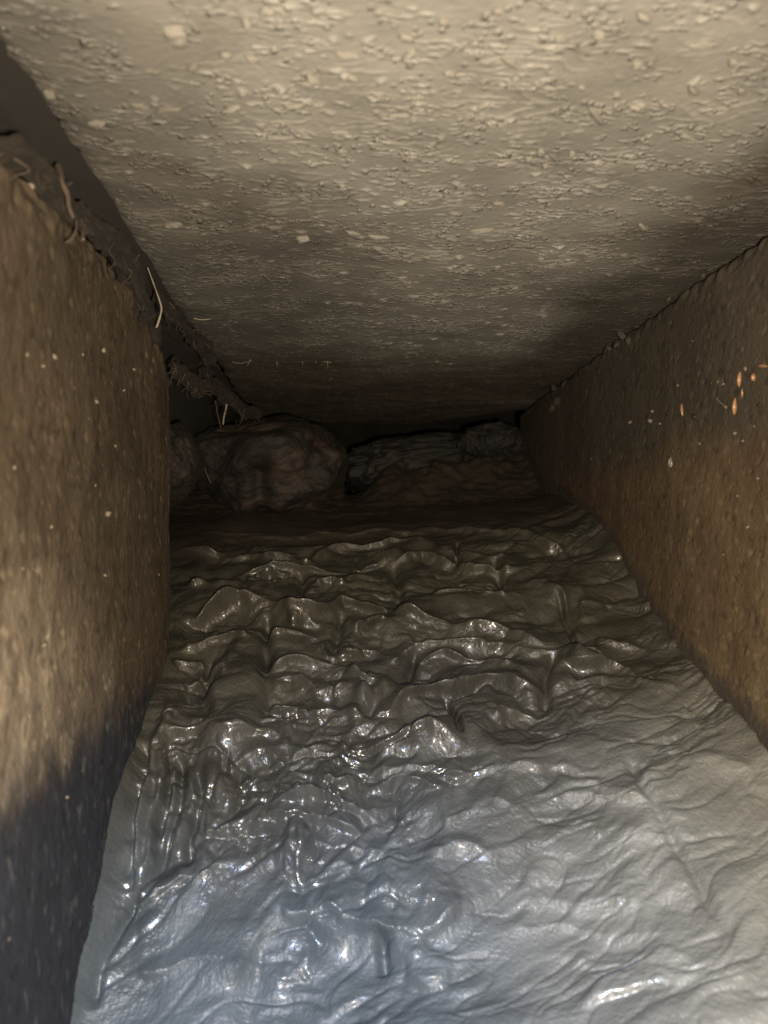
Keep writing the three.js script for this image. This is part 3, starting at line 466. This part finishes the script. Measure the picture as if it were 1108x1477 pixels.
function fringe(label, path, r0, seed, m = M.dirt) {
  const pts = path.map(([px, py, d]) => at(px, py, d)), c = pts[0].clone(), curve = new THREE.CatmullRomCurve3(pts.map(q => q.clone().sub(c))), n = 220, k = 36, P = new THREE.Vector3();
  const g = grid(n, k, (i, j) => {
    const u = i / (n - 1), a = j / (k - 1) * Math.PI * 2; curve.getPointAt(u, P);
    const L = P.length(), q = [Math.cos(a), Math.sin(a)], o = seed * 11, e = Math.min(1, Math.sin(Math.PI * u) * 4);
    const r = r0 * e * Math.max(0.3, 0.85 + 0.8 * noise(L * 22 + o, q[0] * 0.8, q[1] * 0.8) + 0.45 * noise(L * 70 + o, q[0] * 2, q[1] * 2) + 0.22 * noise(L * 190 + o, q[0] * 5, q[1] * 5));
    const v = 1 + 0.6 * fbm(L * 40 + o, q[0] * 2, q[1] * 2, 3);
    return [P.x + q[0] * r, P.y + q[1] * r * 1.1, P.z + 0.4 * r0 * noise(L * 60, q[0] * 2, q[1] * 2 + 9), 0.017 * v, 0.0125 * v, 0.0085 * v, L, a * 0.01];
  }, 1, true);
  const o = mesh('dirt_fringe', g, M.soil), R0 = rng(seed + 400); o.position.copy(c);
  for (let k = 0; k < 16; k++) {
    const p = curve.getPointAt(R0()), w = r0 * 1.6, a = p.clone().add(new THREE.Vector3((R0() - 0.2) * r0, (R0() - 0.6) * r0, (R0() - 0.3) * w)), b = a.clone().add(new THREE.Vector3((R0() - 0.3) * w, -R0() * w * 1.1, (R0() - 0.2) * w)), d = b.clone().add(new THREE.Vector3((R0() - 0.5) * w, (R0() - 0.75) * w, (R0() - 0.4) * w)), e = d.clone().add(new THREE.Vector3((R0() - 0.5) * w * 0.7, (R0() - 0.7) * w * 0.8, 0));
    mesh('root_fibre', taper([a, b, d, e], q => mix(0.00045, 0.00015, q) * (0.7 + k % 4 * 0.25), 18, 6), k % 3 ? M.rootDark : M.rust, o);
  }
  return tag(o, label, 'dirt');
}
fringe('ragged brown dirt crumbling along the top of the left wall', [[-30, 205, .37], [20, 226, .405], [60, 262, .44], [100, 308, .475], [146, 336, .53], [180, 384, .60], [202, 428, .65], [232, 500, .73]], 0.0085, 3);
fringe('dark dirt and root matter hanging along the left edge of the ceiling', [[222, 420, .70], [262, 468, .78], [285, 500, .85], [305, 524, .90]], 0.006, 5);
fringe('lumpy dirt hanging above the gap beside the boulder', [[292, 548, .95], [318, 562, 1.0], [345, 585, 1.06], [372, 600, 1.12]], 0.009, 8);
fringe('small dirt crust peeling from the far top corner of the left wall', [[248, 525, .80], [262, 538, .83], [278, 552, .86], [290, 568, .88]], 0.008, 12);

// ---------- roots ----------
function root(label, pts, r0, r1, m = M.root, name = 'root') {
  const v = pts.map(([px, py, d]) => at(px, py, d)), c = v[0].clone();
  const o = mesh(name, taper(v.map(q => q.clone().sub(c)), k => mix(r0, r1, k) * (1 + 0.35 * noise(k * 9, r0 * 9000, 3)), 40, 8), m); o.position.copy(c); return tag(o, label, 'root');
}
root('long pale rootlet hanging bent in the gap above the left wall', [[213, 386, .645], [219, 402, .645], [229, 430, .64], [233, 445, .64], [230, 460, .638], [226, 472, .636]], .0004, .0008);
root('paler of the two short rootlets hanging before the boulder', [[328, 572, 1.0], [326, 590, 1.0], [323, 602, .995], [322, 612, .99]], .0012, .0010);
root('thin dark rootlet left of the pale one before the boulder', [[311, 578, 1.0], [314, 597, 1.0], [319, 617, 1.0]], .0009, .0006, M.rootDark);
root('curved brown rootlet drooping across the left flank of the boulder', [[278, 638, 1.0], [287, 650, 1.0], [293, 670, 1.0], [301, 690, 1.0], [304, 697, 1.0]], .0008, .0009, M.rootDark);
root('rust brown root running down over the left wall edge', [[84, 240, .452], [88, 252, .445], [90, 264, .44], [97, 280, .44], [100, 300, .438], [106, 314, .438]], 0.0019, .0011, M.rust);
root('pale wisp of root on the left wall under the rusty stub', [[110, 318, .455], [109, 335, .45], [102, 346, .448], [95, 350, .446]], .0006, .0005, M.rootDark);
{
  const o = root('pale ragged thread of roots stuck along the ceiling step', [[335, 522, 1.01], [347, 524, 1.01], [360, 521, 1.01], [378, 519, 1.01], [396, 521, 1.01], [412, 518, 1.01], [430, 522, 1.01], [444, 519, 1.01], [462, 521, 1.01], [478, 523, 1.01]], .0006, .0007, M.rootDull);
  for (const [px, py, l] of [[399, 523, 6], [436, 522, 5], [472, 522, 9], [455, 521, 4]]) { const a = at(px, py - 2, 1.008).sub(o.position), b = at(px + 1, py + l, 1.004).sub(o.position); mesh('root_tip', taper([a, a.clone().lerp(b, 0.5), b], q => mix(0.0018, 0.0003, q), 8, 7), M.rootDull, o); }
}
root('short forked twig end hanging below the ceiling step', [[370, 512, 1.0], [363, 516, 1.0], [357, 527, 1.0]], .0010, .0006, M.rootDull);
root('fine straight thread stuck on the dark left part of the ceiling', [[279, 459, .81], [290, 461, .812], [304, 460, .815]], .0005, .0005);
root('fine hair lying along the ceiling by the right wall', [[851, 497, .90], [872, 482, .87], [900, 456, .80]], .0004, .0003, M.rootDark);
{
  const clump = (label, px, py, d, w, h, n, seed) => {
    const r = rng(seed), o = new THREE.Group(), c = at(px, py, d), s = d / F; o.name = numbered('root_clump'); o.position.copy(c); scene.add(o); tag(o, label, 'root clump');
    for (let q = 0; q < 5; q++) { const k = mesh('clod', blob(seed * 7 + 90 + q, 36, 26), M.clod, o), f = q / 4 - 0.5; k.position.set(f * w * s * 0.7, -f * h * s * 0.8 + (r() - 0.5) * h * s * 0.25, (r() - 0.5) * 0.012); k.rotation.set(r() * 3, r() * 3, r() * 3); k.scale.setScalar(w * s * mix(0.16, 0.26, r())); }
    for (let i = 0; i < n; i++) {
      const f = r() - 0.5, a = new THREE.Vector3(f * w * s * 0.8, -f * h * s * 0.8 + (r() - 0.3) * h * s * 0.2, (r() - 0.3) * 0.014), b = a.clone().add(new THREE.Vector3((r() - 0.5) * w * s * 0.4, -(0.1 + r() * 0.25) * h * s, (r() - 0.3) * 0.012)), e = b.clone().add(new THREE.Vector3((r() - 0.5) * w * s * 0.5, (r() - 0.7) * 0.3 * h * s, r() * 0.008));
      mesh('root_fibre', taper([a, b, e], q => mix(0.0007, 0.0002, q) * (0.7 + i % 3 * 0.3), 14, 6), i % 5 ? M.clod : M.rootDark, o);
    }
  };
  clump('matted brown root clump wedged under the ceiling edge, nearer one', 290, 492, 0.88, 46, 54, 16, 2);
  clump('small brown root clump hanging over the boulder with two rootlets', 312, 560, 1.0, 46, 50, 14, 3);
  clump('dull brown root tuft behind the top end of the left wall', 266, 545, 0.86, 40, 44, 9, 5);
  clump('rust brown soil and roots crumbling on the left wall top', 196, 432, 0.64, 34, 52, 10, 7);
}
renderer.render(scene, camera);
